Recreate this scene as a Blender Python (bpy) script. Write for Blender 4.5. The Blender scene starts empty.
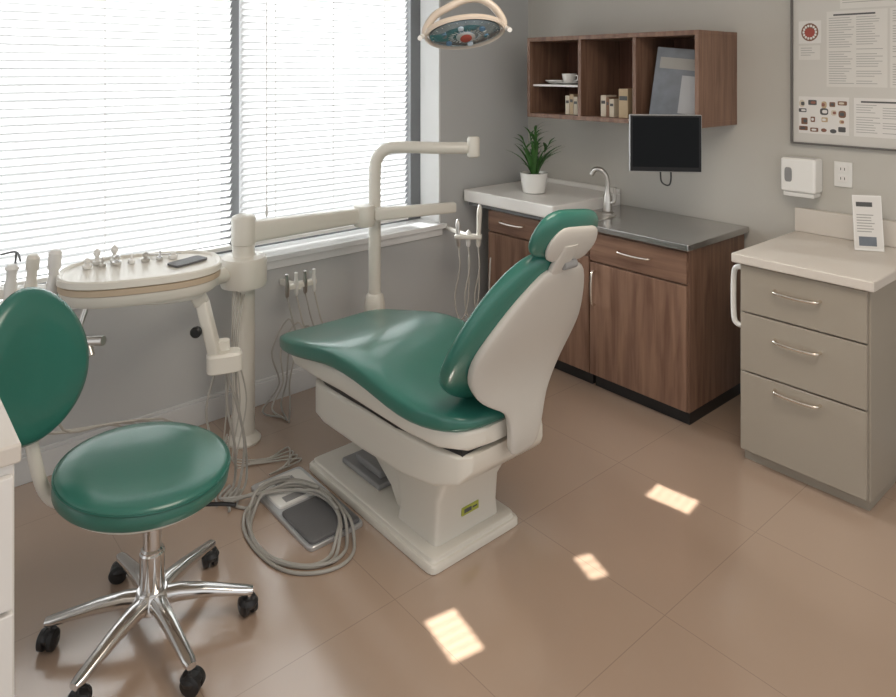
import bpy, bmesh, math, random
from mathutils import Vector, Matrix, noise
random.seed(7)
V=Vector
scene=bpy.context.scene
COL=scene.collection
try:
    scene.view_settings.view_transform='Standard'
    scene.view_settings.look='None'
    scene.view_settings.exposure=0.1
except Exception: pass

# ---------------- materials ----------------
def mat(name,col,rough=0.5,metal=0.0,bump=0.0,bscale=60,coat=0.0,var=0.0,vscale=4,spec=0.5,emis=None,estr=0,subs=0):
    m=bpy.data.materials.new(name); m.use_nodes=True
    nt=m.node_tree; b=nt.nodes['Principled BSDF']
    b.inputs['Base Color'].default_value=(*col,1); b.inputs['Roughness'].default_value=rough
    b.inputs['Metallic'].default_value=metal; b.inputs['Coat Weight'].default_value=coat
    b.inputs['Coat Roughness'].default_value=0.12
    b.inputs['Specular IOR Level'].default_value=spec
    if emis: 
        b.inputs['Emission Color'].default_value=(*emis,1); b.inputs['Emission Strength'].default_value=estr
    tc=nt.nodes.new('ShaderNodeTexCoord')
    if var>0:
        n=nt.nodes.new('ShaderNodeTexNoise'); n.inputs['Scale'].default_value=vscale; n.inputs['Detail'].default_value=5
        nt.links.new(tc.outputs['Object'],n.inputs['Vector'])
        mx=nt.nodes.new('ShaderNodeMix'); mx.data_type='RGBA'
        mx.inputs[6].default_value=(*[c*(1-var) for c in col],1); mx.inputs[7].default_value=(*[min(1,c*(1+var)) for c in col],1)
        nt.links.new(n.outputs['Fac'],mx.inputs[0]); nt.links.new(mx.outputs[2],b.inputs['Base Color'])
    if bump>0:
        n=nt.nodes.new('ShaderNodeTexNoise'); n.inputs['Scale'].default_value=bscale; n.inputs['Detail'].default_value=3
        nt.links.new(tc.outputs['Object'],n.inputs['Vector'])
        bp=nt.nodes.new('ShaderNodeBump'); bp.inputs['Strength'].default_value=bump; bp.inputs['Distance'].default_value=0.004
        nt.links.new(n.outputs['Fac'],bp.inputs['Height']); nt.links.new(bp.outputs['Normal'],b.inputs['Normal'])
    return m

def wood(name,c1,c2,axis='Z',rough=0.42):
    m=bpy.data.materials.new(name); m.use_nodes=True; nt=m.node_tree; b=nt.nodes['Principled BSDF']
    tc=nt.nodes.new('ShaderNodeTexCoord'); mp=nt.nodes.new('ShaderNodeMapping')
    sc={'Z':(14,14,1.2),'X':(1.2,14,14)}[axis]
    mp.inputs['Scale'].default_value=sc
    n=nt.nodes.new('ShaderNodeTexNoise'); n.inputs['Scale'].default_value=2.2; n.inputs['Detail'].default_value=8; n.inputs['Distortion'].default_value=0.6
    r=nt.nodes.new('ShaderNodeValToRGB')
    r.color_ramp.elements[0].position=0.3; r.color_ramp.elements[0].color=(*c1,1)
    r.color_ramp.elements[1].position=0.72; r.color_ramp.elements[1].color=(*c2,1)
    nt.links.new(tc.outputs['Object'],mp.inputs['Vector']); nt.links.new(mp.outputs['Vector'],n.inputs['Vector'])
    nt.links.new(n.outputs['Fac'],r.inputs['Fac']); nt.links.new(r.outputs['Color'],b.inputs['Base Color'])
    b.inputs['Roughness'].default_value=rough
    return m

M_wallw=mat('wall_paint_west',(0.53,0.535,0.53),0.8,bump=0.08,bscale=120)
M_wall=mat('wall_paint',(0.53,0.51,0.465),0.75,bump=0.08,bscale=120)
M_ceil=mat('ceiling_paint',(0.8,0.79,0.77),0.9)
M_trim=mat('trim_paint',(0.62,0.625,0.625),0.5)
M_sill=mat('sill_paint',(0.80,0.80,0.79),0.4)
M_dark=mat('dark_frame',(0.15,0.155,0.16),0.4)
M_plas=mat('cream_plastic',(0.72,0.69,0.62),0.32,coat=0.2)
M_plas2=mat('white_plastic',(0.78,0.77,0.74),0.3,coat=0.2)
M_shell=mat('chair_shell',(0.57,0.545,0.50),0.4,coat=0.1)
M_grey=mat('grey_plastic',(0.28,0.28,0.28),0.45)
M_dgrey=mat('dark_grey_rubber',(0.13,0.13,0.135),0.5,bump=0.3,bscale=200)
M_black=mat('black_rubber',(0.012,0.012,0.013),0.4)
M_green=mat('green_vinyl',(0.030,0.165,0.127),0.32,coat=0.5,bump=0.05,bscale=90,var=0.08)
M_pipe=mat('green_piping',(0.016,0.12,0.09),0.4)
M_chrome=mat('chrome',(0.72,0.71,0.70),0.12,metal=1)
M_brush=mat('brushed_metal',(0.62,0.60,0.57),0.3,metal=1)
M_nick=mat('satin_nickel',(0.80,0.74,0.66),0.25,metal=1)
M_steel=mat('stainless_top',(0.52,0.51,0.50),0.22,metal=0.9,var=0.1,vscale=9)
M_wood=wood('walnut_vertical',(0.14,0.072,0.046),(0.27,0.16,0.108),'Z')
M_woodx=wood('walnut_horizontal',(0.14,0.072,0.046),(0.27,0.16,0.108),'X')
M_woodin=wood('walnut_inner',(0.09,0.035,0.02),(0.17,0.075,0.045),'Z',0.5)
M_beige=mat('beige_laminate',(0.35,0.31,0.255),0.45,var=0.03)
M_beiget=mat('beige_worktop',(0.66,0.61,0.55),0.35)
M_tan=mat('tan_band',(0.50,0.40,0.29),0.45)
M_white=mat('white_laminate',(0.80,0.78,0.75),0.3)
M_screen=mat('screen_glass',(0.004,0.005,0.006),0.2,spec=0.12)
M_bez=mat('black_bezel',(0.012,0.012,0.013),0.35,spec=0.25)
M_silver=mat('silver_bezel',(0.55,0.56,0.57),0.35,metal=0.6)
M_leaf=mat('leaf',(0.045,0.14,0.03),0.45,var=0.4,vscale=20)
M_soil=mat('soil',(0.03,0.02,0.012),0.9)
M_ceram=mat('white_ceramic',(0.85,0.84,0.81),0.2,coat=0.4)
M_paper=mat('paper',(0.74,0.72,0.69),0.8)
M_board=mat('board_backing',(0.62,0.60,0.56),0.7)
M_ink=mat('ink',(0.10,0.10,0.10),0.8)
M_inkg=mat('ink_grey',(0.36,0.35,0.33),0.8)
M_red=mat('red_print',(0.35,0.07,0.05),0.6)
M_brown=mat('brown_print',(0.20,0.10,0.06),0.6)
M_bluep=mat('blue_print',(0.10,0.20,0.32),0.5)
M_yel=mat('yellow_label',(0.40,0.43,0.07),0.5)
M_hose=mat('hose_grey',(0.36,0.345,0.315),0.4)
M_hose2=mat('hose_cream',(0.46,0.435,0.39),0.45)
M_mag=mat('magazine_cover',(0.16,0.18,0.21),0.35,var=0.4,vscale=14)
M_book1=mat('book_tan',(0.50,0.38,0.24),0.6)
M_book2=mat('book_cream',(0.62,0.55,0.44),0.6)
M_book3=mat('book_brown',(0.22,0.12,0.07),0.6)
M_led=mat('lamp_led',(0.6,0.7,0.8),0.15,coat=0.5)
M_lens=mat('lamp_reflector',(0.30,0.43,0.52),0.08,metal=0.85,coat=0.7,var=0.45,vscale=16)
M_lampb=mat('lamp_housing',(0.62,0.53,0.44),0.3,coat=0.4)

def slatmat():
    m=bpy.data.materials.new('blind_slat'); m.use_nodes=True; nt=m.node_tree
    for n in list(nt.nodes): nt.nodes.remove(n)
    o=nt.nodes.new('ShaderNodeOutputMaterial'); d=nt.nodes.new('ShaderNodeBsdfDiffuse'); t=nt.nodes.new('ShaderNodeBsdfTranslucent')
    d.inputs['Color'].default_value=(0.86,0.86,0.86,1); t.inputs['Color'].default_value=(0.91,0.915,0.915,1)
    mx=nt.nodes.new('ShaderNodeMixShader'); mx.inputs[0].default_value=0.5
    nt.links.new(d.outputs[0],mx.inputs[1]); nt.links.new(t.outputs[0],mx.inputs[2]); nt.links.new(mx.outputs[0],o.inputs[0])
    return m
M_slat=slatmat()
def glassmat():
    m=bpy.data.materials.new('window_glass'); m.use_nodes=True; nt=m.node_tree
    for n in list(nt.nodes): nt.nodes.remove(n)
    o=nt.nodes.new('ShaderNodeOutputMaterial'); t=nt.nodes.new('ShaderNodeBsdfTransparent'); g=nt.nodes.new('ShaderNodeBsdfGlossy')
    t.inputs['Color'].default_value=(0.89,0.90,0.90,1)
    g.inputs['Roughness'].default_value=0.02; f=nt.nodes.new('ShaderNodeFresnel'); f.inputs['IOR'].default_value=1.3
    mx=nt.nodes.new('ShaderNodeMixShader')
    nt.links.new(f.outputs[0],mx.inputs[0]); nt.links.new(t.outputs[0],mx.inputs[1]); nt.links.new(g.outputs[0],mx.inputs[2]); nt.links.new(mx.outputs[0],o.inputs[0])
    return m
M_glass=glassmat()
def floormat():
    m=bpy.data.materials.new('floor_tile'); m.use_nodes=True; nt=m.node_tree; b=nt.nodes['Principled BSDF']
    tc=nt.nodes.new('ShaderNodeTexCoord'); mp=nt.nodes.new('ShaderNodeMapping')
    mp.inputs['Location'].default_value=(1.81+0.6*10,-1.327+0.6*10,0)
    br=nt.nodes.new('ShaderNodeTexBrick'); br.offset=0; br.squash=1
    br.inputs['Scale'].default_value=1; br.inputs['Brick Width'].default_value=0.6; br.inputs['Row Height'].default_value=0.6
    br.inputs['Mortar Size'].default_value=0.0018; br.inputs['Mortar Smooth'].default_value=0.3
    br.inputs['Color1'].default_value=(0.425,0.312,0.235,1); br.inputs['Color2'].default_value=(0.415,0.302,0.227,1)
    br.inputs['Mortar'].default_value=(0.33,0.24,0.18,1)
    n=nt.nodes.new('ShaderNodeTexNoise'); n.inputs['Scale'].default_value=2.5; n.inputs['Detail'].default_value=5
    mr=nt.nodes.new('ShaderNodeMapRange'); mr.inputs['To Min'].default_value=0.95; mr.inputs['To Max'].default_value=1.05
    mu=nt.nodes.new('ShaderNodeMix'); mu.data_type='RGBA'; mu.blend_type='MULTIPLY'; mu.inputs[0].default_value=1
    nt.links.new(tc.outputs['Object'],mp.inputs['Vector']); nt.links.new(mp.outputs['Vector'],br.inputs['Vector'])
    nt.links.new(tc.outputs['Object'],n.inputs['Vector'])
    nt.links.new(n.outputs['Fac'],mr.inputs['Value'])
    nt.links.new(br.outputs['Color'],mu.inputs[6]); nt.links.new(mr.outputs['Result'],mu.inputs[7])
    nt.links.new(mu.outputs[2],b.inputs['Base Color'])
    b.inputs['Roughness'].default_value=0.24
    b.inputs['Specular IOR Level'].default_value=0.9
    b.inputs['Coat Weight'].default_value=1.0; b.inputs['Coat Roughness'].default_value=0.15; b.inputs['Coat IOR'].default_value=1.8
    return m
M_floor=floormat()

# ---------------- geometry helpers ----------------
def newbm(): return bmesh.new()
def bx(bm,x0,x1,y0,y1,z0,z1,m=0,M=None):
    vs=[bm.verts.new(V((x,y,z))) for x in (x0,x1) for y in (y0,y1) for z in (z0,z1)]
    if M is not None:
        for v in vs: v.co=M@v.co
    for f in ((0,1,3,2),(4,6,7,5),(0,4,5,1),(2,3,7,6),(0,2,6,4),(1,5,7,3)):
        fc=bm.faces.new([vs[i] for i in f]); fc.material_index=m
def rings(bm,rs,m=0,cap=True,closed=False):
    R=[[bm.verts.new(p) for p in r] for r in rs]
    n=len(R[0]); L=len(R)
    for i in range(L if closed else L-1):
        a=R[i]; b=R[(i+1)%L]
        for j in range(n):
            try:
                f=bm.faces.new((a[j],a[(j+1)%n],b[(j+1)%n],b[j])); f.material_index=m
            except ValueError: pass
    if cap and not closed:
        f=bm.faces.new(R[0][::-1]); f.material_index=m
        f=bm.faces.new(R[-1]); f.material_index=m
def frame(d):
    d=d.normalized(); a=V((0,0,1)) if abs(d.z)<0.9 else V((1,0,0))
    s=d.cross(a).normalized(); t=s.cross(d).normalized(); return s,t
def cyl(bm,p,q,r,r2=None,seg=24,m=0):
    p=V(p);q=V(q); r2=r if r2 is None else r2
    s,t=frame(q-p)
    rs=[[c+(s*math.cos(2*math.pi*k/seg)+t*math.sin(2*math.pi*k/seg))*rr for k in range(seg)] for c,rr in ((p,r),(q,r2))]
    rings(bm,rs,m)
def lathe(bm,prof,c=(0,0,0),d=(0,0,1),seg=40,m=0,sx=1,sy=1):
    c=V(c);d=V(d).normalized(); s,t=frame(d)
    rs=[[c+d*h+s*math.cos(2*math.pi*k/seg)*max(r,1e-4)*sx+t*math.sin(2*math.pi*k/seg)*max(r,1e-4)*sy for k in range(seg)] for r,h in prof]
    rings(bm,rs,m)
def smooth(pts,n=6,closed=False):
    P=[V(p) for p in pts]; out=[]; L=len(P)
    if L<3: return P
    for i in range(L if closed else L-1):
        p0=P[(i-1)%L] if closed or i>0 else P[0]*2-P[1]
        p1=P[i];p2=P[(i+1)%L]
        p3=P[(i+2)%L] if closed or i+2<L else P[-1]*2-P[-2]
        for k in range(n):
            t=k/n
            out.append(0.5*((2*p1)+(p2-p0)*t+(2*p0-5*p1+4*p2-p3)*t*t+(3*p1-p0-3*p2+p3)*t**3))
    if not closed: out.append(P[-1])
    return out
def tube(bm,pts,r,seg=10,n=6,m=0,closed=False,sm=True,r2=None):
    P=smooth(pts,n,closed) if sm else [V(p) for p in pts]
    L=len(P); rs=[]; prev=None
    for i in range(L):
        d=(P[(i+1)%L]-P[(i-1)%L]) if (closed or 0<i<L-1) else (P[1]-P[0] if i==0 else P[-1]-P[-2])
        if d.length<1e-9: d=V((0,0,1))
        d.normalize()
        if prev is None: s,_=frame(d)
        else:
            s=prev-d*prev.dot(d)
            if s.length<1e-6: s,_=frame(d)
            s.normalize()
        prev=s; t=d.cross(s)
        rr=r if r2 is None else r+(r2-r)*i/(L-1)
        rs.append([P[i]+(s*math.cos(2*math.pi*k/seg)+t*math.sin(2*math.pi*k/seg))*rr for k in range(seg)])
    rings(bm,rs,m,closed=closed)
def sup(n,seg,a,b):
    o=[]
    for k in range(seg):
        t=2*math.pi*k/seg; c=math.cos(t); s=math.sin(t)
        o.append((a*math.copysign(abs(c)**(2/n),c), b*math.copysign(abs(s)**(2/n),s)))
    return o
def prism(bm,pts,z0,z1,m=0,M=None):
    rs=[[V((p[0],p[1],z)) for p in pts] for z in (z0,z1)]
    if M is not None: rs=[[M@p for p in r] for r in rs]
    rings(bm,rs,m)
def slab(bm,c,a,b,n,prof,ang=0,seg=56,m=0):
    M=Matrix.Translation(V((c[0],c[1],0)))@Matrix.Rotation(ang,4,'Z')
    rings(bm,[[M@V((x,y,z)) for x,y in sup(n,seg,a-i,b-i)] for i,z in prof],m)

WL={}
def thing(name,loc,label,cat,**kw):
    e=bpy.data.objects.new(name,None); e.empty_display_size=0.1; e.location=loc; COL.objects.link(e)
    e['label']=label; e['category']=cat
    for k,v in kw.items(): e[k]=v
    WL[e.name]=V(loc); return e
def fin(bm,name,mats,parent=None,bevel=0,M=None,angle=38,label=None,cat=None,kind=None,sub=0,group=None):
    if M is not None: bm.transform(M)
    bmesh.ops.recalc_face_normals(bm,faces=bm.faces)
    me=bpy.data.meshes.new(name)
    xs=[v.co for v in bm.verts]
    lo=V((min(p.x for p in xs),min(p.y for p in xs),min(p.z for p in xs))); hi=V((max(p.x for p in xs),max(p.y for p in xs),max(p.z for p in xs)))
    c=(lo+hi)/2; c.z=lo.z
    bmesh.ops.translate(bm,verts=bm.verts,vec=-c)
    bm.to_mesh(me); bm.free()
    if not isinstance(mats,(list,tuple)): mats=[mats]
    for m in mats: me.materials.append(m)
    o=bpy.data.objects.new(name,me); COL.objects.link(o)
    me.shade_smooth()
    me.set_sharp_from_angle(angle=math.radians(angle))
    o.location=c
    WL[o.name]=c
    if parent is not None:
        o.parent=parent; o.location=c-WL[parent.name]
    if bevel>0:
        b=o.modifiers.new('bevel','BEVEL'); b.width=bevel; b.segments=3; b.limit_method='ANGLE'; b.angle_limit=math.radians(40)
        b.harden_normals=True
    if sub:
        s=o.modifiers.new('sub','SUBSURF'); s.levels=sub; s.render_levels=sub
    if label: o['label']=label
    if cat: o['category']=cat
    if kind: o['kind']=kind
    if group: o['group']=group
    return o

# ---------------- room ----------------
WX=-3.32; NY=3.58; CZ=2.65
WY0,WY1,WZ0,WZ1=0.25,2.78,0.75,2.32
bm=newbm(); bx(bm,-3.62,2.2,-2.2,3.8,-0.1,0.0); fin(bm,'floor',M_floor,kind='structure').location=V((0,0,-0.1))
o=bpy.data.objects['floor']
for v in o.data.vertices: v.co += V((-0.71,0.8,0))
bm=newbm(); bx(bm,-3.62,2.2,-2.2,3.8,CZ,CZ+0.1); fin(bm,'ceiling',M_ceil,kind='structure')
bm=newbm()
bx(bm,-3.58,WX,-2.2,WY0,0,CZ); bx(bm,-3.58,WX,WY1,NY,0,CZ); bx(bm,-3.58,WX,WY0,WY1,0,WZ0-0.03); bx(bm,-3.58,WX,WY0,WY1,WZ1,CZ)
fin(bm,'wall_west',M_wallw,kind='structure')
bm=newbm(); bx(bm,-3.58,2.2,NY,NY+0.2,0,CZ); fin(bm,'wall_north',M_wall,kind='structure')
bm=newbm(); bx(bm,WX,WX+0.018,-2.2,NY,0,0.11); bx(bm,WX,WX+0.012,-2.2,NY,0.11,0.125); fin(bm,'baseboard_west',M_trim,kind='structure',bevel=0.003)
bm=newbm(); bx(bm,WX+0.02,2.2,NY-0.018,NY,0,0.11); fin(bm,'baseboard_north',M_trim,kind='structure',bevel=0.003)
bm=newbm(); bx(bm,-3.55,WX+0.035,WY0-0.03,WY1+0.03,WZ0-0.03,WZ0); bx(bm,WX,WX+0.015,WY0-0.01,WY1+0.01,WZ0-0.075,WZ0-0.03)
fin(bm,'trim_1',M_sill,kind='structure',bevel=0.004)
bm=newbm(); bx(bm,-3.50,WX+0.004,WY1-0.012,WY1-0.0005,WZ0,WZ1-0.012); bx(bm,-3.50,WX+0.004,WY0+0.0005,WY0+0.012,WZ0,WZ1-0.012); bx(bm,-3.50,WX+0.004,WY0,WY1,WZ1-0.012,WZ1-0.0005)
fin(bm,'trim_2',M_sill,kind='structure')
bm=newbm(); X0,X1=-3.56,-3.50
bx(bm,X0,X1,WY0,WY0+0.08,WZ0,WZ1); bx(bm,X0,X1,WY1-0.09,WY1,WZ0,WZ1)
bx(bm,X0,X1,WY0+0.08,WY1-0.09,WZ0,WZ0+0.05); bx(bm,X0,X1,WY0+0.08,WY1-0.09,WZ1-0.05,WZ1); bx(bm,X0,X1+0.02,1.475,1.545,WZ0+0.05,WZ1-0.05)
win=fin(bm,'window_1',M_dark,kind='structure',bevel=0.004)
bm=newbm(); bx(bm,-3.535,-3.529,WY0+0.08,1.475,WZ0+0.05,WZ1-0.05); bx(bm,-3.535,-3.529,1.545,WY1-0.09,WZ0+0.05,WZ1-0.05)
fin(bm,'glass',M_glass,parent=win)
def blind(y0,y1,lab):
    B=thing('window_blind',(-3.43,(y0+y1)/2,0.78),lab,'blind')
    bm=newbm(); z=0.830; pitch=0.0345; w=0.0218; th=math.radians(46)
    while z<2.235:
        sec=[]
        for k in range(5):
            u=-1+k/2; sec.append((u*w*math.cos(th)-0.003*(1-u*u)*math.sin(th), u*w*math.sin(th)+0.003*(1-u*u)*math.cos(th)))
        dz=random.uniform(-0.001,0.001)
        rs=[]
        for y in (y0,y1):
            rs.append([V((-3.43+a,y,z+b+dz)) for a,b in sec]+[V((-3.43+a,y,z+b+dz-0.0008)) for a,b in sec[::-1]])
        rings(bm,rs)
        z+=pitch
    fin(bm,'slats',M_slat,parent=B,angle=60)
    bm=newbm(); bx(bm,-3.46,-3.40,y0,y1,2.255,2.30); fin(bm,'headrail',M_plas2,parent=B,bevel=0.004)
    bm=newbm(); bx(bm,-3.455,-3.405,y0,y1,0.785,0.805); fin(bm,'bottom_rail',M_plas2,parent=B,bevel=0.004)
    for yy in (y0+0.18,(y0+y1)/2,y1-0.18):
        bm=newbm(); tube(bm,[(-3.404,yy,0.80),(-3.404,yy,1.5),(-3.404,yy,2.26)],0.0018,6,2); fin(bm,'ladder_cord',M_plas2,parent=B)
    bm=newbm(); tube(bm,[(-3.385,y0+0.12,2.26),(-3.385,y0+0.12,1.6),(-3.385,y0+0.12,0.98)],0.003,8,2)
    lathe(bm,[(0.004,0),(0.007,0.01),(0.007,0.05),(0.003,0.06)],(-3.385,y0+0.12,0.93),seg=12)
    fin(bm,'tilt_wand',M_plas2,parent=B)
    return B
blind(0.27,1.478,'white horizontal slatted blind lowered over the window')
blind(1.532,2.60,'white horizontal slatted blind lowered beside the wall corner')

# ---------------- dental chair ----------------
CY=1.70
ch=thing('dental_chair',(-2.2,CY,0),'green vinyl dental chair with cream shell and raised backrest','dental chair')
bm=newbm(); slab(bm,(-2.225,1.69),0.42,0.215,24,[(0.003,0),(0,0.003),(0,0.024),(0.003,0.029),(0.010,0.031),(0.012,0.034),(0.014,0.044),(0.018,0.047)],seg=160)
fin(bm,'base_plate',M_plas,parent=ch)
bm=newbm()
rs=[]
for z,x0,x1,y0,y1 in [(0.0475,-2.16,-1.95,1.58,1.80),(0.10,-2.20,-1.95,1.58,1.80),(0.20,-2.36,-1.95,1.575,1.815),(0.30,-2.50,-1.95,1.565,1.83)]:
    rs.append([V(((x0+x1)/2+x,(y0+y1)/2+y,z)) for x,y in sup(10,72,(x1-x0)/2,(y1-y0)/2)])
rings(bm,rs); fin(bm,'lift_arm',M_plas,parent=ch)
bm=newbm(); rs=[]
for z,x0,x1,y0,y1 in [(0.0475,-2.09,-1.855,1.535,1.845),(0.10,-2.075,-1.86,1.54,1.84),(0.20,-2.10,-1.85,1.54,1.84),(0.31,-2.15,-1.79,1.53,1.86)]:
    rs.append([V(((x0+x1)/2+x,(y0+y1)/2+y,z)) for x,y in sup(14,80,(x1-x0)/2,(y1-y0)/2)])
rings(bm,rs); fin(bm,'pedestal',M_plas,parent=ch)
bm=newbm(); bx(bm,-2.52,-2.25,1.57,1.80,0.0475,0.07); bx(bm,-2.46,-2.28,1.6,1.76,0.07,0.10)
fin(bm,'lift_motor_cover',M_grey,parent=ch,bevel=0.008)
bm=newbm(); bx(bm,-1.860,-1.853,1.655,1.735,0.108,0.136); bx(bm,-1.8529,-1.8525,1.665,1.70,0.115,0.129,1); bx(bm,-1.8529,-1.8525,1.705,1.728,0.12,0.126,1)
fin(bm,'rating_label',[M_yel,M_ink],parent=ch,label='yellow-green rating label')
def loftx(bm,st,n=3.2,seg=44,m=0):
    rs=[]
    for x,zc,h,hw in st:
        rs.append([V((x,CY+a,zc+b)) for a,b in sup(n,seg,hw,h)])
    rings(bm,rs,m)
loft=[]
for x,zt,zb,hw in [(-2.615,0.385,0.33,0.17),(-2.605,0.395,0.29,0.205),(-2.57,0.400,0.258,0.225),(-2.50,0.408,0.248,0.232),(-2.2,0.428,0.262,0.240),(-1.95,0.436,0.282,0.240),(-1.80,0.440,0.305,0.228),(-1.70,0.445,0.345,0.205),(-1.665,0.445,0.39,0.17)]:
    loft.append((x,(zt+zb)/2,(zt-zb)/2,hw))
bm=newbm(); loftx(bm,loft,12,96); fin(bm,'lift_housing',M_plas,parent=ch,angle=50)
bm=newbm(); loftx(bm,[(-2.59,0.415,0.03,0.19),(-2.5,0.430,0.03,0.222),(-2.0,0.440,0.03,0.230),(-1.69,0.450,0.025,0.19)],8,64); fin(bm,'gap_shade_filler',M_black,parent=ch)  # black filler puts the shade of the open gap into colour
sh=[]
for x,zt,zb,hw in [(-2.82,0.475,0.455,0.16),(-2.80,0.485,0.435,0.22),(-2.70,0.50,0.428,0.255),(-2.5,0.53,0.438,0.268),(-2.3,0.555,0.453,0.275),(-2.1,0.55,0.457,0.275),(-1.9,0.53,0.453,0.265),(-1.76,0.53,0.450,0.24),(-1.68,0.53,0.456,0.19),(-1.655,0.525,0.468,0.12)]:
    sh.append((x,(zt+zb)/2,(zt-zb)/2,hw))
bm=newbm(); loftx(bm,sh,6,64); fin(bm,'seat_shell',M_plas,parent=ch,angle=50)
def seat_st():
    return [(-2.875,0.495,0.006,0.14),(-2.87,0.495,0.02,0.20),(-2.85,0.497,0.032,0.245),(-2.80,0.502,0.042,0.28),(-2.7,0.512,0.048,0.30),(-2.55,0.543,0.052,0.305),(-2.38,0.58,0.055,0.305),(-2.25,0.588,0.056,0.305),(-2.1,0.575,0.056,0.30),(-1.97,0.55,0.056,0.295),(-1.86,0.54,0.055,0.285),(-1.77,0.543,0.052,0.262),(-1.70,0.548,0.045,0.228),(-1.665,0.55,0.03,0.18),(-1.650,0.55,0.01,0.12)]
bm=newbm(); rs=[]
for x,zc,h,hw in seat_st():
    r=[]
    for a,b in sup(3.0,64,hw,h):
        zz=zc+b
        if b>0: zz+= 0.018*(abs(a)/0.3)**3 - 0.010*(1-(a/0.3)**2)
        r.append(V((x,CY+a,zz)))
    rs.append(r)
rings(bm,rs); fin(bm,'seat_cushion',M_green,parent=ch,angle=80,sub=1)
t=V((0.50,0,0.866)).normalized(); nb=V((t.z,0,-t.x)); B0=V((-1.77,CY,0.58))
def loftb(bm,st,B,t,nb,n=3,seg=44,m=0,crown=0.0,yo=0.0):
    rs=[]
    for q in st:
        s,off,h,hw=q[:4]; cy=q[4] if len(q)>4 else 0
        c=B+t*s+nb*off+V((0,yo+cy,0))
        r=[]
        for a,b in sup(n,seg,hw,h):
            bb=b+crown*((a+cy)/max(hw,0.2))**2*(-1)
            r.append(c+V((0,a,0))+nb*bb)
        rs.append(r)
    rings(bm,rs,m)
cs=[(0.0,0,0.006,0.08),(0.006,0,0.02,0.12),(0.035,0,0.034,0.18),(0.08,0.002,0.042,0.235),(0.13,0.006,0.045,0.265),(0.20,0.010,0.045,0.280),(0.28,0.010,0.045,0.275),(0.37,0.006,0.044,0.252),(0.45,0,0.042,0.218),(0.53,-0.004,0.040,0.174),(0.59,-0.006,0.034,0.132),(0.62,-0.006,0.022,0.09),(0.63,-0.006,0.006,0.05)]
bm=newbm(); loftb(bm,cs,B0,t,nb,3,crown=0.02); fin(bm,'backrest_cushion',M_green,parent=ch,angle=80,sub=1)
def lr(s,off,h,l,r): return (s,off,h,(r-l)/2,(r+l)/2)
ss=[lr(-0.062,0.203,0.008,-0.02,0.05),lr(-0.058,0.202,0.018,-0.042,0.072),lr(-0.035,0.194,0.020,-0.048,0.085),lr(0.0,0.178,0.021,-0.048,0.10),lr(0.045,0.150,0.022,-0.052,0.115),lr(0.075,0.128,0.024,-0.072,0.130),lr(0.095,0.112,0.028,-0.120,0.145),lr(0.115,0.098,0.030,-0.168,0.165),lr(0.145,0.082,0.030,-0.200,0.19),
    lr(0.19,0.066,0.028,-0.222,0.222),lr(0.25,0.056,0.026,-0.226,0.245),lr(0.31,0.053,0.024,-0.214,0.250),lr(0.37,0.050,0.023,-0.190,0.238),lr(0.45,0.043,0.021,-0.152,0.208),lr(0.53,0.037,0.018,-0.106,0.165),lr(0.58,0.034,0.014,-0.066,0.125),lr(0.59,0.032,0.006,-0.04,0.09)]
bm=newbm(); loftb(bm,ss,B0,t,nb,4.2,crown=0.012); fin(bm,'backrest_shell',M_shell,parent=ch,angle=60,sub=1)
th_=V((0.46,0,0.888)).normalized(); nh=V((th_.z,0,-th_.x)); H0=B0+t*0.585
bm=newbm(); loftb(bm,[(-0.06,0.03,0.012,0.05),(0.0,0.032,0.014,0.042),(0.07,0.036,0.014,0.038),(0.10,0.036,0.012,0.035)],H0,th_,nh,3)
fin(bm,'headrest_post',M_shell,parent=ch)
hs=[(0.026,0,0.008,0.08),(0.030,0,0.015,0.12),(0.055,0,0.025,0.147),(0.10,0.002,0.028,0.157),(0.145,0.002,0.027,0.153),(0.175,-0.002,0.023,0.132),(0.192,-0.004,0.015,0.095),(0.197,-0.004,0.006,0.06)]
HR=Matrix.Translation(H0)@Matrix.Rotation(math.radians(-8),4,nh)@Matrix.Translation(-H0)
bm=newbm(); loftb(bm,hs,H0,th_,nh,2.7,crown=0.014); fin(bm,'headrest_cushion',M_green,parent=ch,angle=80,sub=1,M=HR)
hb=[(0.026,0.026,0.006,0.065),(0.031,0.028,0.013,0.095),(0.065,0.030,0.015,0.120),(0.105,0.031,0.014,0.124),(0.145,0.028,0.010,0.102),(0.158,0.024,0.005,0.072)]
bm=newbm(); loftb(bm,hb,H0,th_,nh,2.8,crown=0.014,yo=0.016); fin(bm,'headrest_shell',M_shell,parent=ch,angle=60,sub=1,M=HR)
bm=newbm(); cyl(bm,H0+th_*0.020+nh*0.044+V((0,0.0,0)),H0+th_*0.020+nh*0.044+V((0,0.06,0)),0.015); fin(bm,'headrest_knob',M_grey,parent=ch,bevel=0.004)

# ---------------- operator stool ----------------
SX,SY=-2.19,0.695
st=thing('operator_stool',(SX,SY,0),'green round operator stool with chrome six-caster base and backrest','stool')
SM=Matrix.Translation(V((SX-0.018,SY-0.02,0.45)))@Matrix.Rotation(math.radians(5.5),4,V((-0.759,0.651,0)))@Matrix.Translation(V((-SX,-SY,-0.42)))
bm=newbm(); lathe(bm,[(0,0.422),(0.205,0.422),(0.240,0.425),(0.246,0.432),(0.247,0.452),(0.246,0.470),(0.241,0.480),(0.226,0.486),(0.18,0.490),(0.08,0.492),(0.0,0.492)],(SX,SY,0),seg=72)
fin(bm,'seat',M_green,parent=st,angle=70,M=SM)
bm=newbm(); 
tube(bm,[(SX+0.245*math.cos(a*math.pi/18),SY+0.245*math.sin(a*math.pi/18),0.473) for a in range(36)],0.004,8,2,closed=True); fin(bm,'seat_piping',M_pipe,parent=st,M=SM)
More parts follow.
